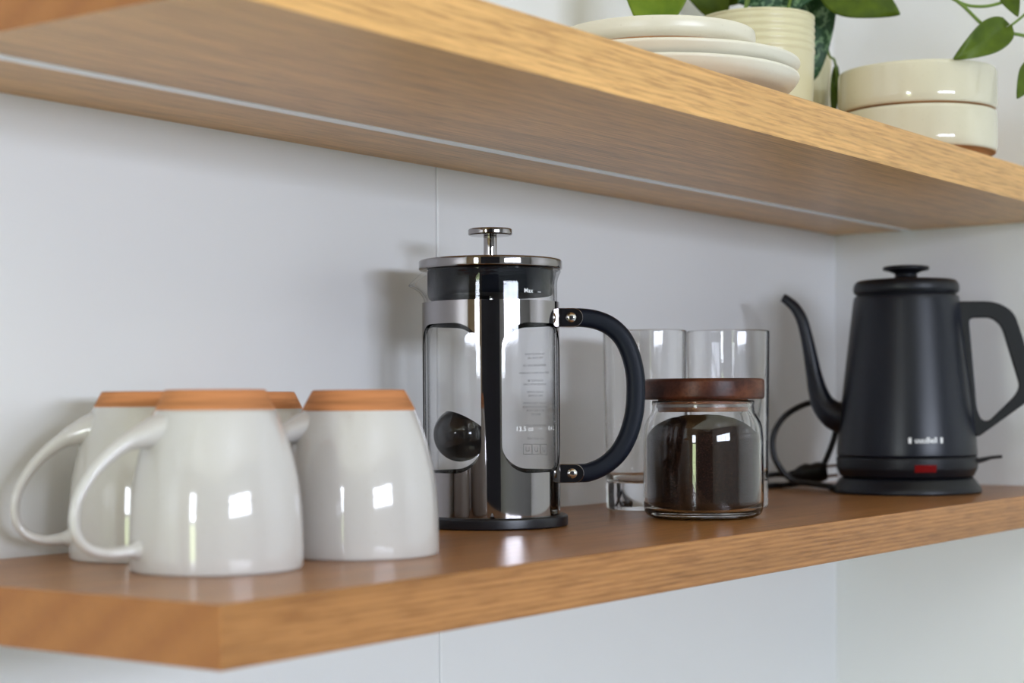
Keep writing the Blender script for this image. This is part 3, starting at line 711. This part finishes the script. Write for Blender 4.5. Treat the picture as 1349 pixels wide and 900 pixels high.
def pq(x, y, d): return px(x, y, d*0.9)
pinv = Matrix.Translation((1.4063, 0.7357, ZU)).inverted()
def leaf(B, T, width, material, droop=0.10, fold=0.22, turn=0.0, full=(0.62, 0.75), face=None):
    """a heart-shaped leaf from stalk point B to tip T (world), creased along its midrib"""
    B, T = Vector(B), Vector(T); ax = T-B; ln = ax.length; ax.normalize()
    vw = face if face else (Vector((0, 0, Z0+0.09))-B).normalized()
    vw = (vw-ax*vw.dot(ax)).normalized(); sd = ax.cross(vw).normalized()
    vw = Matrix.Rotation(turn, 3, ax) @ vw; sd = Matrix.Rotation(turn, 3, ax) @ sd
    bm = bmesh.new(); NL, NW = 22, 8; rows_ = []
    for i in range(NL+1):
        t = i/NL
        w = width/2*(math.sin(pi*min(1, t**full[0]))**full[1])*(1-0.25*t)*1.12 if 0 < t < 1 else width*0.01
        r_ = []
        for k in range(-NW, NW+1):
            s = k/NW; back = -0.10*ln*max(0, 1-t*4)*abs(s)**1.5
            p = B+ax*(t*ln+back)+sd*(s*w)+vw*(-abs(s)*w*fold*-1*1.0+droop*ln*math.sin(pi*t)*1.0-0.03*ln*math.sin(5*t+2*s))
            r_.append(p)
        rows_.append(r_)
    top = [[bm.verts.new(pinv @ p) for p in r_] for r_ in rows_]; bot = [[bm.verts.new(pinv @ (p-vw*0.0005)) for p in r_] for r_ in rows_]
    n = 2*NW+1
    for i in range(NL):
        for k in range(n-1):
            bm.faces.new((top[i][k], top[i][k+1], top[i+1][k+1], top[i+1][k])); bm.faces.new((bot[i][k], bot[i+1][k], bot[i+1][k+1], bot[i][k+1]))
        for k in (0, n-1): bm.faces.new((top[i][k], top[i+1][k], bot[i+1][k], bot[i][k]))
    for i in (0, NL):
        for k in range(n-1): bm.faces.new((top[i][k], top[i][k+1], bot[i][k+1], bot[i][k]))
    return link('leaf', bm, material, pl1, angle=180)
def stem(pts, r=1.4):
    return link('stem', tube([p*1000 for p in [pinv @ Vector(q) for q in spline(pts, 7)]], r, 10), M['stem'], pl1, angle=180)
SO = Vector((1.4063, 0.7357, ZU+0.115))
def from_soil(dx, dy, *rest): return [tuple(SO+Vector((dx, dy, 0))), *rest]
# leaves hanging at the left of the pot
stem(from_soil(-0.03, 0.0, (1.375, 0.73, ZU+0.165), tuple(pq(905, -40, 1.62)), tuple(pq(868, -52, 1.60))))
leaf(pq(868, -52, 1.60), pq(858, 62, 1.58), 0.0552, M['leaf_light'], 0.04, 0.20)
stem(from_soil(-0.02, 0.01, (1.392, 0.735, ZU+0.16), tuple(pq(925, -62, 1.80))))
leaf(pq(921, -62, 1.80), pq(955, 40, 1.815), 0.0442, M['leaf'], 0.04, 0.25, 0.3)
leaf(pq(1000, -44, 1.80), pq(925, 10, 1.84), 0.0386, M['leaf'], 0.05, 0.2)
# silver-splashed leaves over the pot
leaf(pq(1068, -30, 1.76), pq(972, 4, 1.75), 0.0423, M['leaf_dark'], 0.06, 0.15)
stem(from_soil(0.02, -0.005, (1.44, 0.735, ZU+0.165), tuple(pq(1077, -38, 1.775))))
leaf(pq(1073, -66, 1.775), pq(1069, 109, 1.80), 0.0423, M['leaf_dark'], -0.02, 0.12, full=(0.85, 0.55))
# stalk that hangs over the second planter's rim
stem([tuple(pq(1077, -36, 1.78)), tuple(pq(1087, 40, 1.82)), tuple(pq(1092, 72, 1.832)), tuple(pq(1099, 79, 1.838)), tuple(pq(1102, 98, 1.84)), tuple(pq(1101, 120, 1.845)), tuple(pq(1098, 160, 1.845))], 1.2)
leaf(pq(1101, 92, 1.842), pq(1097, 170, 1.842), 0.0083, M['leaf'], 0.0, 0.4)
stem(from_soil(0.03, 0.0, (1.455, 0.73, ZU+0.17), tuple(pq(1090, -46, 1.76)), tuple(pq(1102, -24, 1.76))))
leaf(pq(1092, -26, 1.76), pq(1186, 19, 1.74), 0.0460, M['leaf'], 0.05, 0.2)
# the long vine to the right
stem(from_soil(0.01, -0.02, (1.45, 0.70, ZU+0.20), tuple(pq(1180, -60, 1.70)), tuple(pq(1240, -14, 1.69)), tuple(pq(1268, 7, 1.69)), tuple(pq(1297, 34, 1.69)), tuple(pq(1322, 42, 1.69)), tuple(pq(1352, 48, 1.69)), tuple(pq(1385, 62, 1.69))), 1.5)
stem([tuple(pq(1254, -2, 1.69)), tuple(pq(1275, 7, 1.69)), tuple(pq(1300, 8, 1.69)), tuple(pq(1325, 1, 1.70)), tuple(pq(1342, -14, 1.70))], 1.4)
stem([tuple(pq(1322, 41, 1.69)), tuple(pq(1338, 29, 1.69)), tuple(pq(1356, 14, 1.70))], 1.1)
leaf(pq(1325, 36, 1.685), pq(1256, 78, 1.675), 0.0285, M['leaf'], 0.04, 0.2)
leaf(pq(1326, -14, 1.70), pq(1341, 22, 1.69), 0.0166, M['leaf'], 0.04, 0.3)
stem([tuple(pq(1385, 62, 1.69)), tuple(pq(1372, 74, 1.69)), tuple(pq(1365, 84, 1.69))], 1.1)
leaf(pq(1365, 84, 1.69), pq(1340, 130, 1.68), 0.0202, M['leaf'], 0.02, 0.2)
